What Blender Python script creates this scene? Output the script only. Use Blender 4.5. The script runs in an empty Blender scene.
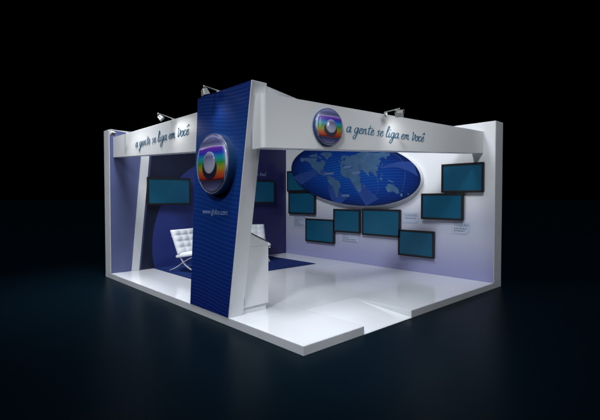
import bpy, bmesh, math, random
from mathutils import Vector, Matrix
from mathutils.geometry import tessellate_polygon, delaunay_2d_cdt
random.seed(4)
S = bpy.context.scene
COL = S.collection
PI = math.pi

# ------------------------------------------------------------------ camera, world, light, exposure
AX = math.radians(47.0847)
PITCH = math.atan2(12.0, 418.0)
Fh = Vector((math.cos(AX), math.sin(AX), 0)); Rt = Vector((math.sin(AX), -math.cos(AX), 0))
Fw = Fh * math.cos(PITCH) - Vector((0, 0, 1)) * math.sin(PITCH)
Up = Rt.cross(Fw)
cam_data = bpy.data.cameras.new('camera'); cam = bpy.data.objects.new('camera', cam_data); COL.objects.link(cam)
cam_data.sensor_width = 36; cam_data.lens = 418.0 / 600.0 * 36; cam_data.clip_start = 0.05; cam_data.clip_end = 3000
M = Matrix((Rt, Up, -Fw)).transposed().to_4x4(); M.translation = Vector((-2.874, -3.039, 1.6)); cam.matrix_world = M
S.camera = cam
W = bpy.data.worlds.new('World'); S.world = W; W.use_nodes = True
W.node_tree.nodes['Background'].inputs[0].default_value = (0, 0, 0, 1)
W.node_tree.nodes['Background'].inputs[1].default_value = 0
S.view_settings.view_transform = 'Standard'; S.view_settings.look = 'None'; S.view_settings.exposure = 0; S.view_settings.gamma = 1
S.cycles.max_bounces = 8; S.cycles.use_denoising = True

def area(name, loc, target, size, power, color=(1, 1, 1), spread=180):
    l = bpy.data.lights.new(name, 'AREA'); l.shape = 'RECTANGLE'; l.size, l.size_y = size; l.energy = power; l.color = color
    l.spread = math.radians(spread)
    o = bpy.data.objects.new(name, l); COL.objects.link(o); o.location = loc
    o.rotation_euler = (Vector(target) - Vector(loc)).to_track_quat('-Z', 'Y').to_euler()
    return o
sun = bpy.data.lights.new('sun', 'SUN'); sun.energy = 1.2; sun.angle = math.radians(8); sun.color = (0.92, 0.96, 1.0)
so_ = bpy.data.objects.new('sun', sun); COL.objects.link(so_); so_.rotation_euler = Vector((.7, .35, -.62)).to_track_quat('-Z', 'Y').to_euler()
LC = (0.95, 0.97, 1.0)  # unseen area lights below are added to balance brightness across the stand
area('added_key_light', (-1.0, 0.2, 6.2), (0.55, 0.25, 0.0), (1.1, 1.1), 24, LC, 62)
area('added_corner_light', (-0.6, -1.4, 5.0), (0.5, 0.3, 0.0), (0.8, 0.8), 13, LC, 45)
area('added_left_light', (-0.4, 4.2, 5.2), (0.3, 4.3, 0.0), (1.0, 1.0), 72, LC, 80)
area('added_left_fill', (-3.5, 2.5, 3.5), (0.0, 2.8, 2.0), (1.2, 1.2), 4.5, LC, 70)
area('added_right_light', (3.2, -1.2, 5.6), (3.7, 0.5, 0.6), (1.2, 1.2), 11, LC, 75)
area('added_header_wash', (1.9, -3.0, 3.6), (1.9, 0.5, 2.4), (1.0, 1.0), 5, LC, 55)
area('added_wall_wash', (1.8, 1.4, 5.0), (4.6, 1.2, 2.5), (0.8, 0.8), 17, LC, 70)
area('added_corner_wall_wash', (1.2, 3.4, 4.6), (4.6, 3.2, 1.2), (1.0, 1.0), 2, LC, 60)

# ------------------------------------------------------------------ materials
def new_mat(name):
    m = bpy.data.materials.new(name); m.use_nodes = True
    return m, m.node_tree, m.node_tree.nodes['Principled BSDF']
def nd(t, kind, **kw):
    n = t.nodes.new(kind)
    for k, v in kw.items(): setattr(n, k, v)
    return n
def mth(t, op, a, b=None, c=None):
    n = nd(t, 'ShaderNodeMath', operation=op)
    for i, v in enumerate((a, b, c)):
        if v is None: continue
        if isinstance(v, (int, float)): n.inputs[i].default_value = v
        else: t.links.new(v, n.inputs[i])
    return n.outputs[0]
def xyz(t):
    g = nd(t, 'ShaderNodeNewGeometry'); s = nd(t, 'ShaderNodeSeparateXYZ'); t.links.new(g.outputs['Position'], s.inputs[0]); return s.outputs
def oxyz(t):
    g = nd(t, 'ShaderNodeTexCoord'); s = nd(t, 'ShaderNodeSeparateXYZ'); t.links.new(g.outputs['Object'], s.inputs[0]); return s.outputs
def ramp(t, fac, stops, interp='LINEAR'):
    r = nd(t, 'ShaderNodeValToRGB'); r.color_ramp.interpolation = interp
    e = r.color_ramp.elements
    while len(e) < len(stops): e.new(0.5)
    for i, (p, c) in enumerate(stops): e[i].position = p; e[i].color = (*c, 1)
    t.links.new(fac, r.inputs[0]); return r.outputs[0]
def mixc(t, fac, a, b, mode='MIX'):
    n = nd(t, 'ShaderNodeMix', data_type='RGBA', blend_type=mode)
    for idx, v in ((0, fac), (6, a), (7, b)):
        if isinstance(v, (int, float)): n.inputs[idx].default_value = v
        elif isinstance(v, tuple): n.inputs[idx].default_value = (*v, 1)
        else: t.links.new(v, n.inputs[idx])
    return n.outputs[2]
def plain(name, col, rough=0.45, metal=0.0, coat=0.0, var=0.06, scale=3.0, bump=0.0, spec=0.5):
    m, t, b = new_mat(name)
    tc = nd(t, 'ShaderNodeTexCoord'); n = nd(t, 'ShaderNodeTexNoise'); n.inputs['Scale'].default_value = scale; n.inputs['Detail'].default_value = 5
    t.links.new(tc.outputs['Object'], n.inputs['Vector'])
    lo = tuple(c * (1 - var) for c in col); hi = tuple(min(1, c * (1 + var)) for c in col)
    t.links.new(ramp(t, n.outputs[0], [(0.3, lo), (0.7, hi)]), b.inputs['Base Color'])
    r = mth(t, 'MULTIPLY_ADD', n.outputs[0], 0.12, rough - 0.06); t.links.new(r, b.inputs['Roughness'])
    b.inputs['Metallic'].default_value = metal; b.inputs['Coat Weight'].default_value = coat; b.inputs['Coat Roughness'].default_value = 0.08
    b.inputs['Specular IOR Level'].default_value = spec
    if bump:
        n2 = nd(t, 'ShaderNodeTexNoise'); n2.inputs['Scale'].default_value = 220; t.links.new(tc.outputs['Object'], n2.inputs['Vector'])
        bp = nd(t, 'ShaderNodeBump'); bp.inputs['Strength'].default_value = bump; bp.inputs['Distance'].default_value = 0.002
        t.links.new(n2.outputs[0], bp.inputs['Height']); t.links.new(bp.outputs[0], b.inputs['Normal'])
    return m
MAT = {}
MAT['white'] = plain('white_lacquer', (0.70, 0.72, 0.75), 0.42, var=0.03)
MAT['edge'] = plain('white_edge_paint', (0.60, 0.63, 0.67), 0.5, var=0.04)
MAT['header'] = plain('header_white', (0.66, 0.68, 0.70), 0.38, var=0.03, scale=1.2)
MAT['lavender'] = plain('lavender_print', (0.085, 0.105, 0.24), 0.45, var=0.05)
MAT['navy'] = plain('navy_print', (0.005, 0.010, 0.035), 0.4, var=0.1)
MAT['violet'] = plain('violet_print', (0.026, 0.042, 0.21), 0.4, var=0.06)
MAT['indigo'] = plain('indigo_print', (0.018, 0.018, 0.10), 0.4, var=0.08)
MAT['rug'] = plain('navy_carpet', (0.009, 0.024, 0.12), 0.85, var=0.15, scale=40, bump=0.5, spec=0.15)
MAT['script'] = plain('teal_ink', (0.02, 0.13, 0.24), 0.4)
MAT['pale_ink'] = plain('pale_ink', (0.22, 0.30, 0.50), 0.4)
MAT['dark_ink'] = plain('dark_ink', (0.08, 0.11, 0.16), 0.5)
MAT['card'] = plain('pale_card', (0.40, 0.45, 0.58), 0.35)
MAT['bezel'] = plain('black_bezel', (0.012, 0.012, 0.013), 0.35)
MAT['chrome'] = plain('chrome', (0.72, 0.74, 0.78), 0.28, metal=0.55)
MAT['lamp_metal'] = plain('lamp_metal', (0.62, 0.64, 0.62), 0.35, metal=0.5)
MAT['lamp_dark'] = plain('lamp_dark', (0.05, 0.055, 0.06), 0.3)
MAT['leather'] = plain('white_leather', (0.66, 0.70, 0.75), 0.35, var=0.03, bump=0.15)
MAT['side_blue'] = plain('emblem_side_blue', (0.006, 0.04, 0.13), 0.4, coat=0.1)
MAT['land'] = plain('map_land', (0.055, 0.125, 0.25), 0.35, var=0.2, scale=6)
MAT['swoosh'] = plain('map_swoosh', (0.022, 0.060, 0.26), 0.35, var=0.1)
MAT['tag'] = plain('map_tag', (0.10, 0.17, 0.33), 0.4)
MAT['dark_top'] = plain('dark_desk_top', (0.07, 0.08, 0.09), 0.3)

def mat_screen():
    m, t, b = new_mat('teal_screen'); tc = nd(t, 'ShaderNodeTexCoord'); n = nd(t, 'ShaderNodeTexNoise'); n.inputs['Scale'].default_value = 1.6
    t.links.new(tc.outputs['Object'], n.inputs['Vector'])
    c = ramp(t, n.outputs[0], [(0.3, (0.004, 0.058, 0.115)), (0.7, (0.006, 0.075, 0.145))])
    t.links.new(c, b.inputs['Base Color']); t.links.new(c, b.inputs['Emission Color']); b.inputs['Emission Strength'].default_value = 0.12
    b.inputs['Roughness'].default_value = 0.3
    return m
MAT['screen'] = mat_screen()
def mat_floor():
    m, t, b = new_mat('glossy_white_deck'); p = xyz(t)
    def seam(c, off):
        a = mth(t, 'FRACT', mth(t, 'ADD', c, off)); return mth(t, 'LESS_THAN', mth(t, 'ABSOLUTE', mth(t, 'SUBTRACT', a, 0.5)), 0.003)
    s = mth(t, 'MAXIMUM', seam(p[0], 0.53), seam(p[1], 0.485))
    n = nd(t, 'ShaderNodeTexNoise'); n.inputs['Scale'].default_value = 1.3; n.inputs['Detail'].default_value = 6
    base = ramp(t, n.outputs[0], [(0.3, (0.74, 0.77, 0.82)), (0.7, (0.80, 0.83, 0.87))])
    t.links.new(mixc(t, s, base, (0.56, 0.58, 0.62)), b.inputs['Base Color'])
    n2 = nd(t, 'ShaderNodeTexNoise'); n2.inputs['Scale'].default_value = 7; n2.inputs['Detail'].default_value = 6
    t.links.new(mth(t, 'MULTIPLY_ADD', n2.outputs[0], 0.08, 0.06), b.inputs['Roughness'])
    b.inputs['Specular IOR Level'].default_value = 1.0
    return m
MAT['floor'] = mat_floor()
def mat_ground():
    m, t, b = new_mat('dark_ground'); n = nd(t, 'ShaderNodeTexNoise'); n.inputs['Scale'].default_value = 2.5; n.inputs['Detail'].default_value = 8
    t.links.new(ramp(t, n.outputs[0], [(0.3, (0.0014, 0.0055, 0.0105)), (0.7, (0.0022, 0.0078, 0.0130))]), b.inputs['Base Color'])
    b.inputs['Roughness'].default_value = 0.34; b.inputs['Specular IOR Level'].default_value = 0.025
    return m
MAT['ground'] = mat_ground()
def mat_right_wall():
    m, t, b = new_mat('white_to_lavender_light_fade'); p = xyz(t)
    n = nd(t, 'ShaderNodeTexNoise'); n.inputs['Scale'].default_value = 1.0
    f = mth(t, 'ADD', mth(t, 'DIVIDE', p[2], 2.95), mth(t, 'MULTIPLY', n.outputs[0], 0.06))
    t.links.new(ramp(t, f, [(0.05, (0.27, 0.28, 0.50)), (0.38, (0.46, 0.48, 0.60)), (0.66, (0.77, 0.79, 0.82))], 'EASE'), b.inputs['Base Color'])  # lit top and bluish bounce lower down, painted into the wall colour
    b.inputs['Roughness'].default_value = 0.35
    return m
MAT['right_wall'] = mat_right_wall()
def mat_column():
    m, t, b = new_mat('striped_blue_print_lit_mid'); p = xyz(t)
    w = mth(t, 'MULTIPLY', mth(t, 'SINE', mth(t, 'MULTIPLY_ADD', p[1], 2.6, -1.2)), 0.06)
    w2 = mth(t, 'MULTIPLY', mth(t, 'SINE', mth(t, 'MULTIPLY_ADD', p[2], 2.0, 0.6)), 0.35)
    ph = mth(t, 'ADD', mth(t, 'ADD', p[2], w), mth(t, 'MULTIPLY', p[1], mth(t, 'MULTIPLY', w2, 0.12)))
    s = mth(t, 'MULTIPLY_ADD', mth(t, 'SINE', mth(t, 'MULTIPLY', ph, 2 * PI / 0.052)), 0.5, 0.5)
    g = ramp(t, mth(t, 'DIVIDE', p[2], 2.95), [(0.03, (0.003, 0.010, 0.13)), (0.45, (0.003, 0.030, 0.21)), (0.72, (0.003, 0.042, 0.23)), (1.0, (0.003, 0.014, 0.12))])  # lighter middle is emblem light painted into the blue
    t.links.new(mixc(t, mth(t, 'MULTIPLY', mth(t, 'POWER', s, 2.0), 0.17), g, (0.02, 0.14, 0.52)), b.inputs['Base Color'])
    b.inputs['Roughness'].default_value = 0.4
    return m
MAT['column'] = mat_column()
MC = (3.30, 2.175); MA, MB_, MT = 1.93, 0.722, math.radians(6.95)
def mat_map():
    m, t, b = new_mat('blue_map_print'); p = xyz(t)
    dy = mth(t, 'SUBTRACT', p[1], MC[0]); dz = mth(t, 'SUBTRACT', p[2], MC[1])
    u = mth(t, 'DIVIDE', mth(t, 'ADD', mth(t, 'MULTIPLY', dy, math.cos(MT)), mth(t, 'MULTIPLY', dz, math.sin(MT))), MA)
    v = mth(t, 'DIVIDE', mth(t, 'SUBTRACT', mth(t, 'MULTIPLY', dz, math.cos(MT)), mth(t, 'MULTIPLY', dy, math.sin(MT))), MB_)
    r = mth(t, 'SQRT', mth(t, 'ADD', mth(t, 'MULTIPLY', u, u), mth(t, 'MULTIPLY', v, v)))
    g = ramp(t, r, [(0.0, (0.003, 0.058, 0.31)), (0.6, (0.003, 0.036, 0.25)), (0.9, (0.003, 0.018, 0.14)), (1.0, (0.003, 0.010, 0.06))])
    ph = mth(t, 'ADD', dz, mth(t, 'MULTIPLY', mth(t, 'SINE', mth(t, 'MULTIPLY', dy, 1.5)), 0.07))
    s = mth(t, 'MULTIPLY_ADD', mth(t, 'SINE', mth(t, 'MULTIPLY', ph, 2 * PI / 0.062)), 0.5, 0.5)
    k = mth(t, 'MULTIPLY', mth(t, 'POWER', s, 3.0), mth(t, 'MAXIMUM', mth(t, 'MULTIPLY_ADD', r, -0.6, 0.62), 0.0))
    t.links.new(mixc(t, k, g, (0.02, 0.15, 0.50)), b.inputs['Base Color'])
    b.inputs['Roughness'].default_value = 0.3
    return m
MAT['map'] = mat_map()
def mat_vgrad(name, stops, z0, z1, metal=0.0, rough=0.25, coat=0.3):
    m, t, b = new_mat(name); p = oxyz(t)
    f = mth(t, 'DIVIDE', mth(t, 'SUBTRACT', p[2], z0), z1 - z0)
    t.links.new(ramp(t, f, stops), b.inputs['Base Color'])
    b.inputs['Metallic'].default_value = metal; b.inputs['Roughness'].default_value = rough; b.inputs['Coat Weight'].default_value = coat
    return m
# emblem parts are modelled at radius 1 and scaled
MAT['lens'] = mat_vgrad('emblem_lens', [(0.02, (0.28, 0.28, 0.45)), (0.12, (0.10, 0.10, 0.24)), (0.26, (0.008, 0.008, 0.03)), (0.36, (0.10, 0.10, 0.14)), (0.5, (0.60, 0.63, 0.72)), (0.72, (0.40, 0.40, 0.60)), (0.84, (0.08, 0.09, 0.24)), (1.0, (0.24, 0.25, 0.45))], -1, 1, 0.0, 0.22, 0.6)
MAT['rainbow'] = mat_vgrad('emblem_rainbow', [(0.0, (0.36, 0.02, 0.02)), (0.20, (0.50, 0.10, 0.02)), (0.36, (0.32, 0.30, 0.02)), (0.52, (0.03, 0.28, 0.04)), (0.68, (0.01, 0.30, 0.45)), (0.84, (0.015, 0.04, 0.50)), (1.0, (0.14, 0.03, 0.38))], -0.5, 0.5, 0.0, 0.3, 0.4)
MAT['ball'] = mat_vgrad('emblem_ball', [(0.0, (0.62, 0.64, 0.72)), (0.45, (0.36, 0.38, 0.54)), (0.85, (0.13, 0.14, 0.30)), (1.0, (0.24, 0.25, 0.42))], -0.3, 0.3, 0.0, 0.2, 0.6)
MAT['ball_shadow'] = plain('emblem_ball_shadow', (0.015, 0.015, 0.04), 0.4)
MAT['rim'] = plain('emblem_rim', (0.30, 0.31, 0.46), 0.35, metal=0.2)

# ------------------------------------------------------------------ mesh helpers
def mesh_obj(name, bm, mat, parent=None, smooth=False, bevel=0.0, loc=None):
    me = bpy.data.meshes.new(name); bmesh.ops.recalc_face_normals(bm, faces=bm.faces); bm.to_mesh(me); bm.free()
    for p in me.polygons: p.use_smooth = smooth
    me.materials.append(MAT[mat] if isinstance(mat, str) else mat)
    o = bpy.data.objects.new(name, me); COL.objects.link(o)
    if parent: o.parent = parent
    if loc: o.location = loc
    if bevel:
        b = o.modifiers.new('bevel', 'BEVEL'); b.width = bevel; b.segments = 2; b.limit_method = 'ANGLE'; b.angle_limit = math.radians(40)
    return o
def thing(name, label, cat, loc=(0, 0, 0), rz=0.0, group=None):
    o = bpy.data.objects.new(name, None); COL.objects.link(o); o.empty_display_size = 0.2
    o.location = loc; o.rotation_euler = (0, 0, rz); o['label'] = label; o['category'] = cat
    if group: o['group'] = group
    return o
def tag(o, label, cat, group=None):
    o['label'] = label; o['category'] = cat
    if group: o['group'] = group
    return o
def box(bm, x0, x1, y0, y1, z0, z1):
    v = [bm.verts.new((x, y, z)) for z in (z0, z1) for x, y in ((x0, y0), (x1, y0), (x1, y1), (x0, y1))]
    for f in ((0, 3, 2, 1), (4, 5, 6, 7), (0, 1, 5, 4), (1, 2, 6, 5), (2, 3, 7, 6), (3, 0, 4, 7)): bm.faces.new([v[i] for i in f])
    return bm
def prism(bm, pts, vec):
    """solid from a planar 3D outline pushed along vec; concave outlines allowed"""
    vec = Vector(vec); P = [Vector(p) for p in pts]; n = len(P)
    a = [bm.verts.new(p) for p in P]; b = [bm.verts.new(p + vec) for p in P]
    for tri in tessellate_polygon([P]):
        try:
            bm.faces.new([a[i] for i in tri]); bm.faces.new([b[i] for i in reversed(tri)])
        except ValueError: pass
    for i in range(n): bm.faces.new((a[i], a[(i + 1) % n], b[(i + 1) % n], b[i]))
    return bm
def hexa(bm, a, b):
    """box-like solid between two quads"""
    A = [bm.verts.new(p) for p in a]; B = [bm.verts.new(p) for p in b]
    bm.faces.new(A[::-1]); bm.faces.new(B)
    for i in range(4): bm.faces.new((A[i], A[(i + 1) % 4], B[(i + 1) % 4], B[i]))
    return bm
def catmull(P, k=6):
    P = [Vector(p) for p in P]; out = []
    for i in range(len(P) - 1):
        p0 = P[i - 1] if i else P[0] * 2 - P[1]; p1, p2 = P[i], P[i + 1]; p3 = P[i + 2] if i + 2 < len(P) else P[-1] * 2 - P[-2]
        for j in range(k):
            u = j / k
            out.append(0.5 * ((2 * p1) + (p2 - p0) * u + (2 * p0 - 5 * p1 + 4 * p2 - p3) * u * u + (3 * p1 - p0 - 3 * p2 + p3) * u ** 3))
    out.append(P[-1]); return out
def bar(bm, path, w, h, wdir=None, seg=4):
    """rectangular or round section swept along a path"""
    P = [Vector(p) for p in path]; rings = []
    for i, p in enumerate(P):
        tn = (P[min(i + 1, len(P) - 1)] - P[max(i - 1, 0)]).normalized()
        a = Vector(wdir).normalized() if wdir else (Vector((0, 0, 1)).cross(tn) if abs(tn.z) < 0.95 else Vector((1, 0, 0)))
        a = (a - tn * a.dot(tn)).normalized(); b = tn.cross(a)
        if seg == 4: ring = [p + a * (sx * w / 2) + b * (sy * h / 2) for sx, sy in ((-1, -1), (1, -1), (1, 1), (-1, 1))]
        else: ring = [p + a * (math.cos(2 * PI * k / seg) * w / 2) + b * (math.sin(2 * PI * k / seg) * h / 2) for k in range(seg)]
        rings.append([bm.verts.new(q) for q in ring])
    for r0, r1 in zip(rings, rings[1:]):
        for k in range(seg): bm.faces.new((r0[k], r0[(k + 1) % seg], r1[(k + 1) % seg], r1[k]))
    bm.faces.new(rings[0][::-1]); bm.faces.new(rings[-1])
    return bm

# frame: origin O, across U (reading direction), up V, outward N
class Fr:
    def __init__(s, O, U, V, N): s.O, s.U, s.V, s.N = Vector(O), Vector(U).normalized(), Vector(V).normalized(), Vector(N).normalized()
    def __call__(s, u, v, n=0.0): return s.O + s.U * u + s.V * v + s.N * n

# ------------------------------------------------------------------ handwriting
GL = {
 'a': (1.0, [[(.74, .82), (.45, 1), (.14, .72), (.1, .28), (.32, 0), (.62, .28), (.78, .98), (.74, .25), (.88, 0), (1.08, .2)]]),
 'g': (1.0, [[(.74, .82), (.45, 1), (.14, .72), (.12, .28), (.34, .02), (.64, .3), (.78, .98), (.70, -.45), (.42, -1.05), (.12, -.85), (.3, -.4), (1.02, .2)]]),
 'e': (.78, [[(.08, .42), (.55, .62), (.52, .95), (.28, .92), (.1, .45), (.26, .03), (.55, .06), (.84, .35)]]),
 'n': (.98, [[(.08, .95), (.14, .5), (.14, 0)], [(.14, .5), (.4, .96), (.6, .85), (.6, .2), (.74, 0), (.98, .22)]]),
 't': (.72, [[(.36, 1.75), (.28, .9), (.26, .3), (.4, 0), (.7, .2)], [(-.05, 1.08), (.95, 1.3)]]),
 's': (.75, [[(.62, .85), (.42, 1), (.2, .78), (.5, .4), (.4, .04), (.08, .08)]]),
 'l': (.6, [[(.05, .45), (.45, 1.5), (.42, 2.05), (.2, 1.85), (.16, .3), (.32, 0), (.6, .2)]]),
 'i': (.52, [[(.16, .95), (.14, .25), (.28, 0), (.52, .2)], [(.22, 1.38), (.27, 1.5)]]),
 'm': (1.3, [[(.08, .95), (.12, .5), (.12, 0)], [(.12, .5), (.34, .96), (.5, .8), (.5, 0)], [(.5, .5), (.74, .96), (.9, .8), (.9, .2), (1.04, 0), (1.28, .2)]]),
 'v': (.95, [[(.0, 1.5), (.18, 1.62), (.26, .9), (.3, .05), (.6, .25), (.86, .95), (.72, 1.25), (.7, .95), (1.0, .9)]]),
 'o': (.82, [[(.42, 1), (.1, .62), (.2, .06), (.55, .06), (.7, .6), (.42, 1), (.6, .85), (.9, .9)]]),
 'c': (.75, [[(.64, .82), (.4, 1), (.1, .6), (.2, .05), (.48, .02), (.78, .3)]]),
 'E': (.78, [[(.08, .42), (.55, .62), (.52, .95), (.28, .92), (.1, .45), (.26, .03), (.55, .06), (.84, .35)], [(.12, 1.35), (.42, 1.78), (.72, 1.42)]]),
 ' ': (.55, []),
}
def handwriting(name, text, fr, length, xh, mat, parent, pen=0.012, lift=0.003, thick=0.003):
    tot = sum(GL[c][0] for c in text); sx = length / tot; bm = bmesh.new(); x = 0.0; k = 0
    for ch in text:
        adv, strokes = GL[ch]
        for st in strokes:
            P = catmull([(px, py, 0) for px, py in st], 5); q = []
            for p in P:
                k += 1
                q.append(Vector((x + p.x * sx + p.y * xh * 0.34, p.y * xh, 0)))
            L = []; n = len(q)
            for i, p in enumerate(q):
                d = (q[min(i + 1, n - 1)] - q[max(i - 1, 0)]).normalized()
                nr = Vector((-d.y, d.x, 0)); w = pen * (0.62 + 0.55 * abs(d.y)) * (0.65 + 0.35 * math.sin(PI * min(1, (i + .5) / n * 1.05)))
                L.append((p + nr * w / 2, p - nr * w / 2))
            off = lift + 0.0002 * (k % 5)
            ring = []
            for a, b in L:
                ring.append([bm.verts.new(fr(a.x, a.y, off)), bm.verts.new(fr(b.x, b.y, off)), bm.verts.new(fr(b.x, b.y, off + thick)), bm.verts.new(fr(a.x, a.y, off + thick))])
            for r0, r1 in zip(ring, ring[1:]):
                for j in range(4): bm.faces.new((r0[j], r0[(j + 1) % 4], r1[(j + 1) % 4], r1[j]))
            bm.faces.new(ring[0][::-1]); bm.faces.new(ring[-1])
        x += adv * sx
    return mesh_obj(name, bm, mat, parent)
def print_text(name, text, fr, u, v, size, mat, parent, align='LEFT', off=0.003, thick=0.0015, squeeze=1.0):
    cu = bpy.data.curves.new('t', 'FONT'); cu.body = text; cu.size = size; cu.extrude = thick; cu.align_x = align; cu.resolution_u = 3
    tmp = bpy.data.objects.new('t', cu); COL.objects.link(tmp); bpy.context.view_layer.update()
    me = bpy.data.meshes.new_from_object(tmp.evaluated_get(bpy.context.evaluated_depsgraph_get())); bpy.data.objects.remove(tmp)
    for vt in me.vertices:
        c = vt.co; vt.co = fr(u + c.x * squeeze, v + c.y, off + c.z)
    me.materials.clear(); me.materials.append(MAT[mat]); me.name = name
    o = bpy.data.objects.new(name, me); COL.objects.link(o); o.parent = parent
    return o

# ------------------------------------------------------------------ ground
bm = bmesh.new(); n = 400
v = [bm.verts.new(p) for p in ((-n, -n, 0), (n, -n, 0), (n, n, 0), (-n, n, 0))]; bm.faces.new(v)
g = mesh_obj('ground', bm, 'ground'); g['kind'] = 'structure'

# ------------------------------------------------------------------ platform
XE, YE, ZP, ZT = 4.925, 5.873, 0.10, 2.95
RX0, RX1, RY = 0.975, 1.98, 1.015
pl = thing('stand_platform', 'low white platform with glossy deck under the whole exhibition stand', 'platform', (0, 0, 0))
bm = bmesh.new()
prism(bm, [(0, 0, 0.002), (RX0, 0, 0.002), (RX0, RY, 0.002), (RX1, RY, 0.002), (RX1, 0, 0.002), (XE, 0, 0.002), (XE, YE, 0.002), (0, YE, 0.002)], (0, 0, ZP - 0.006))
mesh_obj('plinth', bm, 'edge', pl)
bm = bmesh.new()
prism(bm, [(0.002, 0.002, ZP - 0.004), (RX0 - .002, 0.002, ZP - 0.004), (RX0 - .002, RY, ZP - 0.004), (RX1 + .002, RY, ZP - 0.004), (RX1 + .002, 0.002, ZP - 0.004), (XE - .002, 0.002, ZP - 0.004), (XE - .002, YE - .002, ZP - 0.004), (0.002, YE - .002, ZP - 0.004)], (0, 0, 0.004))
mesh_obj('deck', bm, 'floor', pl)
bm = bmesh.new()
prism(bm, [(RX0 + .003, -0.01, 0.003), (RX0 + .003, -0.01, 0.010), (RX0 + .003, RY - 0.002, ZP), (RX0 + .003, RY - 0.002, 0.003)], (RX1 - RX0 - .006, 0, 0))
o = mesh_obj('ramp', bm, 'floor', pl); o['label'] = 'sloping entrance ramp cut into the front edge'

bm = bmesh.new(); box(bm, 0.88, 3.84, 3.66, 5.56, ZP + 0.001, ZP + 0.012)
tag(mesh_obj('rug', bm, 'rug', bevel=0.003), 'dark blue rectangular carpet under the white chairs', 'carpet')

# ------------------------------------------------------------------ walls
WX, WY = 4.615, 5.572
rw = thing('display_wall', 'tall white wall with a painted-in light fade to lavender that carries the oval map and eight screens', 'wall', (4.77, 2.8, ZP))
rw.location = (0, 0, 0)
bm = bmesh.new(); box(bm, WX, XE, 0.0, YE - .001, ZP + .001, ZT); mesh_obj('wall_body', bm, 'white', rw, bevel=0.006)
bm = bmesh.new(); box(bm, WX - 0.005, WX - .0005, 0.008, WY - 0.002, ZP + .002, ZT - 0.006); mesh_obj('light_fade_panel', bm, 'right_wall', rw)  # face sheet whose colour carries the painted light fade

lw = thing('graphic_wall', 'tall blue wall with navy, violet and lavender print behind the chairs', 'wall')
bm = bmesh.new(); box(bm, 0.0, WX - .001, WY, YE, ZP + .001, ZT); mesh_obj('wall_body', bm, 'white', lw, bevel=0.006)
def wall_poly(name, pts, y0, y1, mat):
    bm = bmesh.new(); prism(bm, [(x, y1, z) for x, z in pts], (0, y0 - y1, 0)); return mesh_obj(name, bm, mat, lw)
zb, zt = ZP + .003, ZT - .006
def sl(x0, x1, z): return x0 + (x1 - x0) * (z - 0.1) / (2.46 - 0.1)
wall_poly('lavender_panel', [(.008, zb), (sl(.406, .625, zb), zb), (sl(.406, .625, zt), zt), (.008, zt)], WY - .006, WY - .0005, 'lavender')
o = wall_poly('white_fin', [(sl(.408, .627, zb), zb), (sl(.55, .79, zb), zb), (sl(.55, .79, zt), zt), (sl(.408, .627, zt), zt)], WY - .045, WY - .0005, 'white')
wall_poly('lavender_trim', [(sl(.552, .792, zb), zb), (sl(.595, .845, zb), zb), (sl(.595, .845, zt), zt), (sl(.552, .792, zt), zt)], WY - .012, WY - .0005, 'lavender')
wall_poly('navy_panel', [(sl(.597, .847, zb), zb), (WX - .01, zb), (WX - .01, zt), (sl(.597, .847, zt), zt)], WY - .005, WY - .0005, 'navy')
cx_, cz_, r_ = 2.92, .55, 2.07
pts = []
zs = zb + .002; a0 = math.asin((zs - cz_) / r_)
for i in range(61):
    a = (PI - a0) + (a0 - (PI - a0)) * i / 60
    x = cx_ + r_ * math.cos(a); z = cz_ + r_ * math.sin(a)
    pts.append((min(x, 3.3), z))
wall_poly('violet_disc_print', pts[::-1], WY - .009, WY - .0055, 'violet')
wall_poly('indigo_panel', [(3.303, zb), (WX - .012, zb), (WX - .012, zt), (3.303, zt)], WY - .009, WY - .0055, 'indigo')
fb = Fr((2.2, WY - .012, 0), (1, 0, 0), (0, 0, 1), (0, -1, 0))

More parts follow.
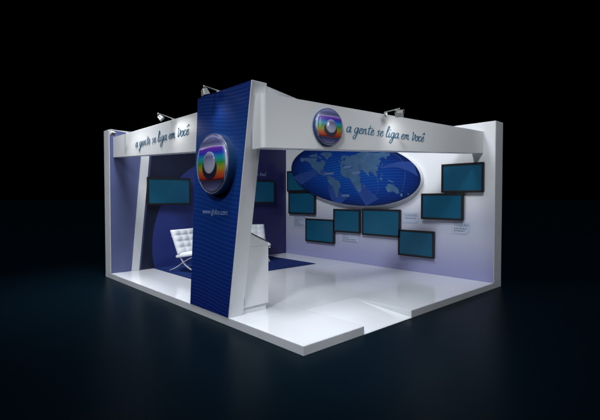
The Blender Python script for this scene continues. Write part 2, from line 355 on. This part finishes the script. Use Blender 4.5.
# ------------------------------------------------------------------ emblem
def emblem(parent, fr, R, depth, label=None):
    """round emblem: thick dark rim, glossy lens, rainbow screen and a ball in front; fr is centred, radius R"""
    root_rot = Matrix((fr.U, -fr.N, fr.V)).transposed().to_4x4(); root_rot.translation = fr.O
    def put(o, par):
        o.parent = par; return o
    # local space: x right, y into the wall, z up (radius 1)
    bm = bmesh.new(); N = 64; sc = depth / R
    prof = [(1.0, 0.0), (1.0, -sc * .88), (0.985, -sc * .97), (0.955, -sc)]
    rings = [[bm.verts.new((r * math.cos(2 * PI * k / N), y, r * math.sin(2 * PI * k / N))) for k in range(N)] for r, y in prof]
    for a, b in zip(rings, rings[1:]):
        for k in range(N): bm.faces.new((a[k], a[(k + 1) % N], b[(k + 1) % N], b[k]))
    bm.faces.new(rings[0]); bm.faces.new(rings[-1])
    body = mesh_obj('emblem', bm, 'side_blue', parent)
    body.matrix_local = root_rot @ Matrix.Scale(R, 4)
    if label: body['label'] = label
    def dome(r): return -sc - 0.005 - 0.07 * (1 - r * r)
    bm = bmesh.new(); prev = None
    c = bm.verts.new((0, dome(0), 0))
    for i in range(1, 13):
        r = 0.93 * i / 12; ring = [bm.verts.new((r * math.cos(2 * PI * k / N), dome(r), r * math.sin(2 * PI * k / N))) for k in range(N)]
        for k in range(N):
            if prev: bm.faces.new((prev[k], prev[(k + 1) % N], ring[(k + 1) % N], ring[k]))
            else: bm.faces.new((c, ring[k], ring[(k + 1) % N]))
        prev = ring
    back = [bm.verts.new((v.co.x, -sc * .9, v.co.z)) for v in prev]
    for k in range(N): bm.faces.new((prev[k], prev[(k + 1) % N], back[(k + 1) % N], back[k]))
    bm.faces.new(back)
    mesh_obj('lens', bm, 'lens', body, smooth=True)
    bm = bmesh.new(); ring0 = None
    for i in range(N):
        pass
    K = 10; rr = []
    for i in range(N + 1):
        a = 2 * PI * i / N; rr.append([Vector(((0.958 + .012 * math.cos(2 * PI * k / K)) * math.cos(a), -sc - .004 + .012 * math.sin(2 * PI * k / K), (0.958 + .012 * math.cos(2 * PI * k / K)) * math.sin(a))) for k in range(K)])
    vs = [[bm.verts.new(p) for p in r] for r in rr[:-1]]
    for i in range(N):
        for k in range(K): bm.faces.new((vs[i][k], vs[i][(k + 1) % K], vs[(i + 1) % N][(k + 1) % K], vs[(i + 1) % N][k]))
    mesh_obj('rim', bm, 'rim', body, smooth=True)
    def patch(nx, f_half_w, hh, lift, mat, nm, thickness=.03):
        bm = bmesh.new(); g = []
        for j in range(nx + 1):
            z = hh * (2 * j / nx - 1); w = f_half_w(z); row = []
            for i in range(nx + 1):
                x = w * (2 * i / nx - 1)
                zz = z * (1 + 0.07 * (1 - (x / .85) ** 2))
                row.append(bm.verts.new((x, dome(min(.97, math.hypot(x, zz))) - lift, zz)))
            g.append(row)
        for j in range(nx):
            for i in range(nx): bm.faces.new((g[j][i], g[j][i + 1], g[j + 1][i + 1], g[j + 1][i]))
        edge = [g[0][i] for i in range(nx)] + [g[j][nx] for j in range(nx)] + [g[nx][i] for i in range(nx, 0, -1)] + [g[j][0] for j in range(nx, 0, -1)]
        bk = [bm.verts.new((v.co.x, v.co.y + thickness, v.co.z)) for v in edge]
        for i in range(len(edge)): bm.faces.new((edge[i], edge[(i + 1) % len(edge)], bk[(i + 1) % len(edge)], bk[i]))
        return mesh_obj(nm, bm, mat, body, smooth=True)
    patch(20, lambda z: 0.86 - 0.30 * z * z, 0.53, .006, 'rim', 'screen_border')
    patch(20, lambda z: 0.83 - 0.30 * z * z, 0.50, .022, 'rainbow', 'rainbow_screen', .02)
    # dark disc behind the ball, standing in for its shadow
    bm = bmesh.new(); prev = None; base = dome(0) - .028
    ring = [bm.verts.new((0.44 * math.cos(2 * PI * k / 40), dome(.35) - .030, -0.13 + 0.37 * math.sin(2 * PI * k / 40))) for k in range(40)]
    ring2 = [bm.verts.new((v.co.x, base - .002 + .05, v.co.z)) for v in ring]
    c0 = bm.verts.new((0, base - .004, -.13))
    for k in range(40):
        bm.faces.new((c0, ring[k], ring[(k + 1) % 40])); bm.faces.new((ring[k], ring[(k + 1) % 40], ring2[(k + 1) % 40], ring2[k]))
    mesh_obj('ball_shadow', bm, 'ball_shadow', body)
    bm = bmesh.new(); bmesh.ops.create_uvsphere(bm, u_segments=40, v_segments=24, radius=0.36)
    for v in bm.verts: v.co = Vector((v.co.x + .03, v.co.y * .16 + base - .008, v.co.z + .03))
    mesh_obj('ball', bm, 'ball', body, smooth=True)
    return body

# ------------------------------------------------------------------ column
col = thing('leaning_column', 'tall leaning blue column with round rainbow emblem at the front edge', 'column')
cb = [(1.362, ZP), (2.335, ZP), (2.078, ZT), (0.856, ZT)]
bm = bmesh.new(); prism(bm, [(0.0, y, z + (.001 if z < 1 else 0)) for y, z in cb], (0.215, 0, 0)); mesh_obj('column_body', bm, 'white', col, bevel=.004)
bm = bmesh.new(); prism(bm, [(-0.0005, y + dy, z) for (y, z), dy in zip([(1.372, ZP + .004), (2.332, ZP + .004), (2.076, ZT - .004), (0.870, ZT - .004)], (0, 0, 0, 0))], (-0.006, 0, 0))
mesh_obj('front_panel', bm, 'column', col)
bm = bmesh.new()
prism(bm, [(0.216, 0.90, 2.46), (1.25, 1.17, 2.46), (1.25, 1.17, 2.905), (0.216, 0.90, 2.935)], (-.02, .06, 0))
o = mesh_obj('top_bracket', bm, 'white', col); o['label'] = 'white bracket panel behind the header'
ef = Fr((-.0068, 1.525 + .02, 2.026), (0, -1, 0), (0, 0, 1), (-1, 0, 0))
emblem(col, ef, .383, .11, 'round rainbow emblem on a thick dark blue disc')
wf = Fr((-.0068, 1.965, 1.375), (0, -1, 0), (0, 0, 1), (-1, 0, 0))
o = print_text('web_address', 'www.globo.com', wf, 0, 0.012, .104, 'pale_ink', col, off=.001, squeeze=.88)

# ------------------------------------------------------------------ headers
hx = thing('header_beam', 'white header on the right front, emblem and script, tapering toward the white wall', 'header beam')
A0 = Vector((.045, .722, 0)); A1 = Vector((WX - .006, .212, 0)); dirx = (A1 - A0).normalized(); nx_ = Vector((dirx.y, -dirx.x, 0))
zt0, zt1, zb0, zb1 = 2.783, 2.783, 2.172, 2.402
th_ = .20
bm = bmesh.new()
# plan with a rounded near corner
def hz(t): return zb0 + (zb1 - zb0) * t
L = (A1 - A0).length
plan = [(0.0, -th_ - .03)] + [(0.05 - .05 * math.cos(a), -.05 + .05 * math.sin(a)) for a in [i * PI / 2 / 6 for i in range(7)]] + [(L, 0.0), (L, -th_)]
lo, hi = [], []
for u, nn in plan:
    p = A0 + dirx * u + nx_ * nn
    lo.append(bm.verts.new((p.x, p.y, hz(u / L)))); hi.append(bm.verts.new((p.x, p.y, zt0 if u < 10 else zt1)))
m_ = len(plan)
for i in range(m_): bm.faces.new((lo[i], lo[(i + 1) % m_], hi[(i + 1) % m_], hi[i]))
bm.faces.new(lo[::-1]); bm.faces.new(hi)
mesh_obj('header_body', bm, 'header', hx)
fx = Fr((A0.x, A0.y, 0), dirx, (0, 0, 1), nx_)
emblem(hx, Fr(fx(.955, 2.492, 0), dirx, (0, 0, 1), nx_), .235, .045, 'small round rainbow emblem')
sf = Fr(fx(1.27, 2.468, 0), dirx, (0, 0, 1), nx_)
o = handwriting('script_lettering', 'a gente se liga em vocE', sf, 1.62, .074, 'script', hx, pen=.0125)
o['label'] = 'teal handwritten words a gente se liga em você'
hy = thing('header_beam', 'white header on the left front with script only, between blue column and blue wall', 'header beam')
B0 = Vector((.02, 2.13, 0)); B1 = Vector((.075, WY - .008, 0))
bm = bmesh.new(); d = Vector((.16, 0, 0))
q = lambda p, z: Vector((p.x, p.y, z))
hexa(bm, [q(B0, 2.24), q(B1, 2.405), q(B1, 2.80), q(B0, 2.775)], [q(B0, 2.24) + d, q(B1, 2.405) + d, q(B1, 2.80) + d, q(B0, 2.775) + d])
mesh_obj('header_body', bm, 'header', hy, bevel=.003)
dy = (B0 - B1).normalized(); ny = Vector((dy.y, -dy.x, 0))
if ny.x > 0: ny = -ny
s2 = Fr(B1 + dy * 1.17 + Vector((0, 0, 2.50)), dy, (0, 0, 1), ny)
o = handwriting('script_lettering', 'a gente se liga em vocE', s2, 2.0, .080, 'script', hy, pen=.0135)
o['label'] = 'teal handwritten words a gente se liga em você'
o = handwriting('script_lettering', 'a gente se liga em vocE', Fr((2.78, WY - .0095, 2.175), (1, 0, 0), (0, 0, 1), (0, -1, 0)), 1.12, .05, 'pale_ink', lw, pen=.011)
o['label'] = 'small pale handwritten line on the blue wall'

# ------------------------------------------------------------------ counter
ct = thing('counter', 'white cupboard counter with sloping top attached behind the leaning column', 'counter')
bm = bmesh.new(); box(bm, .222, .615, 1.385, 2.05, ZP + .001, .185); mesh_obj('kick_plinth', bm, 'white', ct)
bm = bmesh.new(); box(bm, .222, .636, 1.362, 2.07, .187, .965); mesh_obj('cabinet', bm, 'white', ct, bevel=.003)
bm = bmesh.new()
prism(bm, [(.222, 1.368, .967), (.632, 1.368, .967), (.632, 1.368, 1.005), (.222, 1.368, 1.195)], (0, .69, 0)); mesh_obj('sloped_desk', bm, 'white', ct)
bm = bmesh.new()
prism(bm, [(.222, 1.362, 1.197), (.636, 1.362, 1.005), (.636, 1.362, 1.018), (.222, 1.362, 1.211)], (0, .705, 0)); mesh_obj('desk_top', bm, 'dark_top', ct)
bm = bmesh.new(); box(bm, .236, .243, 1.3595, 1.3618, .21, .36); mesh_obj('slot', bm, 'tag', ct)

# ------------------------------------------------------------------ oval map
mp = thing('world_map_panel', 'large oval blue world map with white edge, mounted on the white wall', 'map')
XF = WX - .13
def ell(k, x, s=1.0):
    a = 2 * PI * k / 120; u, v = MA * s * math.cos(a), MB_ * s * math.sin(a) if True else 0
    return Vector((x, MC[0] + u * math.cos(MT) - v * math.sin(MT), MC[1] + u * math.sin(MT) + v * math.cos(MT)))
def ellc(k, x, inset):
    a = 2 * PI * k / 120; u, v = (MA - inset) * math.cos(a), (MB_ - inset) * math.sin(a)
    return Vector((x, MC[0] + u * math.cos(MT) - v * math.sin(MT), MC[1] + u * math.sin(MT) + v * math.cos(MT)))
bm = bmesh.new(); prism(bm, [ellc(k, WX - .006, 0) for k in range(120)], (-.115, 0, 0)); mesh_obj('oval_backing', bm, 'white', mp)
bm = bmesh.new(); prism(bm, [ellc(k, WX - .1215, .004) for k in range(120)], (-.0085, 0, 0)); mesh_obj('map_face', bm, 'map', mp)
def geo(lo_, la): return (1.46 + 1.793 - .0081 * lo_ + .0046 * la, 2.024 - .0002 * lo_ + .0081 * la)
def inside(y, z, m=.02):
    dy_, dz_ = y - MC[0], z - MC[1]; u = dy_ * math.cos(MT) + dz_ * math.sin(MT); v = dz_ * math.cos(MT) - dy_ * math.sin(MT)
    return (u / (MA - m)) ** 2 + (v / (MB_ - m)) ** 2 <= 1
def clamp(y, z, m=.02):
    dy_, dz_ = y - MC[0], z - MC[1]; u = dy_ * math.cos(MT) + dz_ * math.sin(MT); v = dz_ * math.cos(MT) - dy_ * math.sin(MT)
    r = math.sqrt((u / (MA - m)) ** 2 + (v / (MB_ - m)) ** 2)
    if r > 1: u /= r; v /= r
    return MC[0] + u * math.cos(MT) - v * math.sin(MT), MC[1] + u * math.sin(MT) + v * math.cos(MT)
LAND = {
 'north_america': [(-166,62),(-162,66),(-156,71),(-140,70),(-128,70),(-115,68),(-108,68),(-95,67),(-94,71),(-88,68),(-84,67),(-87,64),(-94,60),(-92,57),(-82,54),(-79,51),(-77,58),(-72,61),(-64,59),(-57,53),(-60,49),(-66,49),(-62,46),(-70,43),(-74,40),(-76,35),(-81,31),(-81,25),(-84,30),(-90,29),(-97,27),(-97,20),(-91,18),(-87,21),(-88,16),(-83,14),(-82,9),(-78,8),(-84,10),(-92,14),(-100,17),(-106,22),(-112,30),(-115,31),(-109,23),(-117,33),(-122,37),(-124,44),(-123,49),(-132,56),(-140,60),(-150,60),(-158,57),(-164,55),(-157,59)],
 'greenland': [(-68,77),(-60,81),(-40,83),(-22,81),(-20,74),(-26,69),(-40,65),(-44,60),(-51,63),(-53,68),(-56,74)],
 'arctic_islands': [(-120,72),(-110,77),(-90,80),(-78,82),(-82,75),(-72,71),(-65,66),(-72,64),(-80,70),(-95,73),(-108,71)],
 'south_america': [(-78,8),(-72,12),(-62,10),(-52,5),(-48,0),(-40,-3),(-35,-7),(-39,-14),(-41,-22),(-48,-27),(-54,-34),(-62,-39),(-65,-45),(-68,-51),(-70,-55),(-74,-50),(-73,-40),(-71,-30),(-71,-18),(-77,-13),(-81,-5),(-79,2)],
 'africa': [(-6,36),(10,37),(11,33),(20,31),(32,31),(37,22),(43,12),(51,12),(46,3),(40,-4),(40,-14),(35,-20),(33,-27),(27,-34),(18,-35),(14,-23),(12,-12),(9,-1),(8,4),(-5,5),(-12,8),(-17,14),(-16,21),(-10,30)],
 'madagascar': [(49,-12),(50,-17),(46,-25),(44,-20)],
 'eurasia': [(-9,38),(-9,43),(-2,44),(-4,48),(3,51),(8,54),(10,57),(13,54),(20,55),(24,59),(29,60),(22,61),(25,65),(17,62),(13,56),(6,58),(6,62),(14,67),(25,71),(40,67),(36,64),(44,66),(54,69),(68,69),(72,73),(90,76),(104,78),(113,74),(130,72),(150,71),(170,70),(179,68),(178,63),(165,60),(162,56),(157,51),(156,58),(150,59),(137,54),(141,49),(133,43),(129,41),(129,35),(126,35),(125,39),(118,39),(122,36),(121,30),(114,22),(108,21),(109,13),(105,9),(101,13),(104,2),(98,9),(97,16),(90,22),(82,16),(80,10),(77,8),(73,17),(71,21),(66,25),(57,26),(50,30),(56,24),(59,22),(52,16),(44,13),(39,21),(34,28),(36,36),(27,37),(26,41),(22,37),(19,42),(13,45),(18,40),(16,38),(9,44),(3,42),(0,39),(-5,36)],
 'british_isles': [(-5,50),(1,52),(-3,58),(-6,57),(-4,54)],
 'japan': [(131,32),(137,35),(141,38),(143,43),(140,42),(136,36)],
 'sumatra': [(95,5),(104,-3),(106,-6),(100,-1)],
 'borneo': [(109,1),(117,6),(118,1),(114,-4),(110,-2)],
 'new_guinea': [(131,-1),(141,-3),(150,-9),(142,-9),(134,-4)],
 'philippines': [(121,18),(124,12),(126,7),(122,10)],
 'australia': [(114,-22),(122,-18),(130,-12),(136,-12),(140,-17),(143,-11),(146,-19),(153,-27),(150,-37),(143,-39),(137,-34),(130,-32),(118,-35),(115,-33)],
 'new_zealand': [(173,-35),(178,-38),(171,-46),(167,-46),(173,-41)],
}
def subdiv(P, k=3, amp=1.1):
    out = []
    for (a, b), (c, d_) in zip(P, P[1:] + P[:1]):
        for i in range(k):
            t = i / k; j = amp if i else 0
            out.append((a + (c - a) * t + random.uniform(-j, j), b + (d_ - b) * t + random.uniform(-j, j)))
    return out
def land_bm(pts):
    vs, es, fs, *_ = delaunay_2d_cdt([Vector(p) for p in pts], [], [list(range(len(pts)))], 1, 1e-5)
    bm = bmesh.new(); V = [bm.verts.new((XF - .0024, p.x, p.y)) for p in vs]
    for f in fs:
        try: bm.faces.new([V[i] for i in f])
        except ValueError: pass
    ex = bmesh.ops.extrude_face_region(bm, geom=list(bm.faces))
    for g_ in ex['geom']:
        if isinstance(g_, bmesh.types.BMVert): g_.co.x = XF - .0002
    return bm
for nm, P in LAND.items():
    big = len(P) > 8
    pts = [clamp(*geo(*p)) for p in (subdiv(P) if big else P)]
    bm = land_bm(pts)
    mesh_obj('continent' if big else 'island', bm, 'land', mp)
def ribbon_map(name, path, w0, w1, mat, lift, par=mp):
    P = catmull([(0, y, z) for y, z in path], 8); n_ = len(P); Lf, Rg = [], []
    for i, p in enumerate(P):
        t = i / (n_ - 1); d_ = (P[min(i + 1, n_ - 1)] - P[max(i - 1, 0)]).normalized(); nr = Vector((0, -d_.z, d_.y)); w = w0 + (w1 - w0) * t
        Lf.append(clamp(*(p + nr * w / 2).yz, .006)); Rg.append(clamp(*(p - nr * w / 2).yz, .006))
    bm = bmesh.new()
    for i in range(n_ - 1):
        quad = [Lf[i], Lf[i + 1], Rg[i + 1], Rg[i]]
        if (Vector(quad[0]) - Vector(quad[3])).length < .003 and (Vector(quad[1]) - Vector(quad[2])).length < .003: continue
        a = [bm.verts.new((XF - lift, y, z)) for y, z in quad]; b = [bm.verts.new((XF - lift - .001, y, z)) for y, z in quad]
        bm.faces.new(a[::-1]); bm.faces.new(b)
        for k in range(4): bm.faces.new((a[k], a[(k + 1) % 4], b[(k + 1) % 4], b[k]))
    bmesh.ops.remove_doubles(bm, verts=bm.verts, dist=.0003)
    return mesh_obj(name, bm, mat, par)
def mpx(u, v):
    """point of the map plane given as photo pixel measurements taken once"""
    d_ = Fw * 418 + Rt * (u - 300) - Up * (v - 210); C_ = Vector((-2.874, -3.039, 1.6)); P = C_ + d_ * ((XF - C_.x) / d_.x); return P.y, P.z
ribbon_map('swoosh', [mpx(*p) for p in ((330, 174), (318, 172), (306, 177), (296, 182), (292, 187))], .04, .42, 'swoosh', .0005)
ribbon_map('swoosh', [mpx(*p) for p in ((331, 178), (331, 186), (335, 195), (344, 204))], .06, .42, 'swoosh', .0008)
ribbon_map('swoosh', [mpx(*p) for p in ((345, 172), (354, 182), (363, 192), (374, 205))], .05, .36, 'swoosh', .0011)
ribbon_map('swoosh', [mpx(*p) for p in ((380, 168), (395, 165), (408, 166), (420, 170))], .02, .26, 'swoosh', .0005)
for path in ([(386, 150), (400, 158), (405, 170), (404, 184), (400, 196)], [(329, 175), (335, 186), (342, 200)], [(300, 165), (301, 176), (306, 188)], [(344, 174), (337, 180), (331, 184)], [(372, 165), (377, 178), (378, 190), (370, 202)]):
    ribbon_map('route_line', [mpx(*p) for p in path], .006, .006, 'land', .0028)
for (u, v), w in zip([(329, 173.6), (345.5, 195.6), (347.5, 167), (356, 172.8), (401.5, 195)], (.30, .24, .24, .24, .04)):
    y, z = mpx(u, v); bm = bmesh.new(); box(bm, XF - .0042, XF - .003, y - w / 2, y + w / 2, z - .027, z + .027); mesh_obj('name_tag', bm, 'tag', mp)

# ------------------------------------------------------------------ monitors
def make_monitor(label, w, h, loc, rz):
    """local: screen faces -y, x to the right, origin at centre of the back"""
    t = thing('wall_monitor', label, 'monitor', loc, rz, 'screens mounted on the stand walls')
    bm = bmesh.new(); fw_ = .04
    box(bm, -w / 2 + .01, w / 2 - .01, -.05, 0, -h / 2 + .01, h / 2 - .01); mesh_obj('housing', bm, 'bezel', t)
    bm = bmesh.new()
    outer = [(-w / 2, -h / 2), (w / 2, -h / 2), (w / 2, h / 2), (-w / 2, h / 2)]; inner = [(x - math.copysign(fw_, x), z - math.copysign(fw_, z)) for x, z in outer]
    for y0, y1 in ((-.068, -.0505),):
        vo0 = [bm.verts.new((x, y0, z)) for x, z in outer]; vi0 = [bm.verts.new((x, y0, z)) for x, z in inner]
        vo1 = [bm.verts.new((x, y1, z)) for x, z in outer]; vi1 = [bm.verts.new((x, y1, z)) for x, z in inner]
        for i in range(4):
            j = (i + 1) % 4
            bm.faces.new((vo0[i], vo0[j], vi0[j], vi0[i])); bm.faces.new((vo1[i], vi1[i], vi1[j], vo1[j]))
            bm.faces.new((vo0[i], vo1[i], vo1[j], vo0[j])); bm.faces.new((vi0[i], vi0[j], vi1[j], vi1[i]))
    mesh_obj('bezel', bm, 'bezel', t, bevel=.003)
    bm = bmesh.new(); box(bm, -w / 2 + fw_ - .002, w / 2 - fw_ + .002, -.058, -.0502, -h / 2 + fw_ - .002, h / 2 - fw_ + .002); mesh_obj('screen', bm, 'screen', t)
    return t
# (label, y0, y1, z0, z1) measured on the screen plane
MON = [('blank teal screen highest and nearest the right end of the white wall', .17, .98, 1.70, 2.24),
 ('blank teal screen directly below and left of the highest right one, card hanging under it', .54, 1.41, 1.18, 1.69),
 ('blank teal screen lowest on the white wall, right of the wide middle screen', 1.12, 1.94, .41, .95),
 ('large blank teal screen hanging centrally right under the oval map', 1.89, 2.90, .77, 1.36),
 ('blank teal screen under the map with a card at its lower edge, between two others', 2.95, 3.77, .79, 1.34),
 ('low blank teal screen left of the small middle one, right of the leftmost card', 3.74, 4.74, .49, 1.08),
 ('blank teal screen low left of the map, above the leftmost card', 4.39, 5.40, 1.18, 1.76),
 ('blank teal screen partly hidden behind the left end of the oval map', 4.46, 5.46, 1.77, 2.32)]
for i, (lab, y0, y1, z0, z1) in enumerate(MON):
    make_monitor(lab, y1 - y0, z1 - z0, (WX - .0055 + (0.0), (y0 + y1) / 2, (z0 + z1) / 2), -PI / 2)
make_monitor('blank teal screen on the navy wall, left of the leaning column', 1.0, .59, (1.22, WY - .0095, 1.745), 0)
make_monitor('blank teal screen on the navy wall, partly hidden by the leaning column', 1.0, .60, (3.66, WY - .0095, 1.76), 0)

# ------------------------------------------------------------------ caption cards (wall plane x = WX)
def card(label, y_left, y_right, z0, z1, title, lines, tsz):
    t = thing('caption_card', label, 'caption card', (0, 0, 0), 0, 'caption cards below the screens')
    w = y_left - y_right; h = z1 - z0; f = Fr((WX - .0055, y_left, z0), (0, -1, 0), (0, 0, 1), (-1, 0, 0))
    c = .06
    bm = bmesh.new(); prism(bm, [f(a, b, 0) for a, b in ((0, 0), (w - c, 0), (w, c), (w, h), (0, h))], (-.006, 0, 0)); mesh_obj('card', bm, 'card', t)
    print_text('title', title, f, .06, h - .03 - tsz * .75, tsz, 'dark_ink', t, off=.0062, thick=.0004)
    for i, l_ in enumerate(lines):
        bm = bmesh.new()
        z = h - .06 - tsz - i * .042; x = .06; end = .06 + l_
        while x < end:
            ww = min(random.uniform(.02, .05), end - x); P = [f(x, z, .0063), f(x + ww, z, .0063), f(x + ww, z + .016, .0063), f(x, z + .016, .0063)]
            prism(bm, P, (-.0008, 0, 0)); x += ww + .012
        mesh_obj('fine_print', bm, 'dark_ink', t)
card('pale card with NOVA YORK under the screen nearest the wall corner', 5.28, 4.72, .80, 1.16, 'NOVA YORK', (.30, .18, .22, .34, .40), .075)
card('pale card with LISBOA under the screen left of the wide middle screen', 3.60, 3.00, .57, .84 - .055, 'LISBOA', (.2, .42, .46), .06)
card('faint pale card with LONDRES right of the wide middle screen', 1.86, 1.50, .99 + .10, 1.30, 'LONDRES', (.26,), .062)
card('pale card with TÓQUIO under the screen left of the highest one', .80, .44, .93, 1.15, 'TÓQUIO', (.24, .2), .07)

# ------------------------------------------------------------------ arm lamps
def arm_lamp(label, base, tip, aim, power, sc=1.0):
    base, tip, aim = Vector(base), Vector(tip), Vector(aim)
    t = thing('arm_spotlight', label, 'spotlight', base, 0, 'spotlights on arms above the headers')
    L_ = lambda p: Vector(p) - base
    bm = bmesh.new(); up_ = Vector((0, 0, 1)); path = [Vector((0, 0, -.02)), Vector((0, 0, .03)), L_(tip) + Vector((0, 0, .03))]
    bar(bm, path[1:], .016, .016, seg=8); bar(bm, [path[0], path[1]], .05, .05, seg=8); mesh_obj('arm', bm, 'lamp_metal', t)
    d_ = (aim - tip).normalized(); q_ = d_.to_track_quat('-Z', 'Y').to_matrix().to_4x4(); q_.translation = L_(tip) + d_ * .05 + Vector((0, 0, .0))
    bm = bmesh.new(); hexa(bm, [(-.085, -.06, -.05), (.085, -.06, -.05), (.085, .06, -.05), (-.085, .06, -.05)], [(-.06, -.04, .06), (.06, -.04, .06), (.06, .04, .06), (-.06, .04, .06)])
    h_ = mesh_obj('lamp_head', bm, 'lamp_metal', t, bevel=.006); h_.matrix_local = q_ @ Matrix.Scale(sc, 4)
    bm = bmesh.new(); box(bm, -.075, .075, -.05, .05, -.054, -.0505); mesh_obj('lamp_glass', bm, 'lamp_dark', h_)
    bm = bmesh.new(); bar(bm, [(-.09, 0, .0), (-.09, 0, .085), (.09, 0, .085), (.09, 0, .0)], .012, .006, (0, 1, 0)); mesh_obj('bracket', bm, 'lamp_metal', h_)
    sp = bpy.data.lights.new('spot_bulb', 'SPOT'); sp.energy = power; sp.spot_size = math.radians(115); sp.spot_blend = .9; sp.shadow_soft_size = .10; sp.color = (1, .98, .95)
    so = bpy.data.objects.new('spot_bulb', sp); COL.objects.link(so); so.parent = h_; so.location = (0, 0, -.075)
    return t
def on_x(u, v, x):
    d_ = Fw * 418 + Rt * (u - 300) - Up * (v - 210); C_ = Vector((-2.874, -3.039, 1.6)); return C_ + d_ * ((x - C_.x) / d_.x)
arm_lamp('white spotlight on a short arm at the far left end of the left header', (.12, 4.93, 2.80), (-.25, 4.743, 2.79), (.06, 4.2, 2.2), 3, .62)
arm_lamp('white spotlight on an arm above the script on the left header', (.10, 3.02, 2.79), (-.25, 2.784, 2.79), (.05, 2.6, 2.45), 6, .62)
arm_lamp('white spotlight on an arm at the top of the leaning blue column', (.06, 1.66, 2.955), (-.22, 1.55, 2.945), (0, 1.5, 2.2), 6, .68)
arm_lamp('white spotlight on an arm above the script on the right header', (2.06, .49, 2.785), (2.00, .22, 2.785), (2.3, .45, 2.45), 4, .68)

# ------------------------------------------------------------------ lounge chairs (face local -y)
def cushion(bm, w, l, th, nu, nv, frame):
    """tufted pad: frame(u, v, h) -> point; nu x nv tufts"""
    K = 6; NU, NV = nu * K, nv * K
    def hgt(i, j):
        a = abs(math.sin(PI * i / K)); b = abs(math.sin(PI * j / K))
        e = min(i, NU - i, j, NV - j) / K
        return th * (0.76 + 0.24 * (a * b) ** .4) if 0 < i < NU and 0 < j < NV else th * .55
    top = [[bm.verts.new(frame(w * (i / NU - .5), l * (j / NV), hgt(i, j))) for i in range(NU + 1)] for j in range(NV + 1)]
    for j in range(NV):
        for i in range(NU): bm.faces.new((top[j][i], top[j][i + 1], top[j + 1][i + 1], top[j + 1][i]))
    edge = [(i, 0) for i in range(NU)] + [(NU, j) for j in range(NV)] + [(i, NV) for i in range(NU, 0, -1)] + [(0, j) for j in range(NV, 0, -1)]
    E0 = [top[j][i] for i, j in edge]
    def ring(s, h): return [bm.verts.new(frame(w * s * (i / NU - .5), l * (.5 + s * (j / NV - .5)), h)) for i, j in edge]
    R1 = ring(1.02, th * .35); R2 = ring(1.02, th * .15); R3 = ring(.99, 0)
    for A, B in ((E0, R1), (R1, R2), (R2, R3)):
        for k in range(len(A)): bm.faces.new((A[k], A[(k + 1) % len(A)], B[(k + 1) % len(A)], B[k]))
    bm.faces.new(R3)
def plane_frame(o, du, dv):
    o, du, dv = Vector(o), Vector(du).normalized(), Vector(dv).normalized(); n_ = du.cross(dv)
    return lambda u, v, h: o + du * u + dv * v + n_ * h
def make_chair(label, loc, rz):
    t = thing('lounge_chair', label, 'chair', loc, rz, 'white tufted lounge chairs on the blue carpet')
    bm = bmesh.new(); cushion(bm, .74, .56, .10, 4, 3, plane_frame((0, -.36, .37), (1, 0, 0), (0, .985, -.17))); mesh_obj('seat_cushion', bm, 'leather', t, smooth=True)
    bm = bmesh.new(); cushion(bm, 0.74, .52, .10, 4, 4, plane_frame((0, .16, .34), (1, 0, 0), (0, .40, .92))); mesh_obj('back_cushion', bm, 'leather', t, smooth=True)
    for s in (-1, 1):
        x = s * .345
        bm = bmesh.new()
        c1 = catmull([(x, .335, .80), (x, .25, .56), (x, .13, .33), (x, -.06, .13), (x, -.36, .006)], 6)
        bar(bm, c1, .034, .014, (1, 0, 0)); mesh_obj('long_leg', bm, 'chrome', t)
        bm = bmesh.new()
        c2 = catmull([(x + s * .001, -.36, .345), (x, -.18, .30), (x, .02, .20), (x, .20, .09), (x, .40, .006)], 6)
        bar(bm, c2, .034, .0142, (1, 0, 0)); mesh_obj('short_leg', bm, 'chrome', t)
    for y, z in ((-.30, .325), (.19, .40), (.37, .70)):
        bm = bmesh.new(); bar(bm, [(-.33, y, z), (.33, y, z)], .028, .012, (0, 1, 0)); mesh_obj('cross_rail', bm, 'chrome', t)
    return t
def place(c_front_dir): return math.atan2(c_front_dir[0], -c_front_dir[1])
d1 = Vector((.30, -.95)).normalized(); r1 = Vector((-d1.y, d1.x))
make_chair('white tufted lounge chair on the left, left of the leaning column', (1.0 + d1.x * .40 + .33 * abs(r1.x), 5.03 + d1.y * .40 + .33 * d1.x, ZP + .012), place(d1))
d2 = Vector((-.42, -.90)).normalized()
make_chair('white tufted lounge chair mostly hidden behind the white counter', (3.06, 5.03, ZP + .012), place(d2))
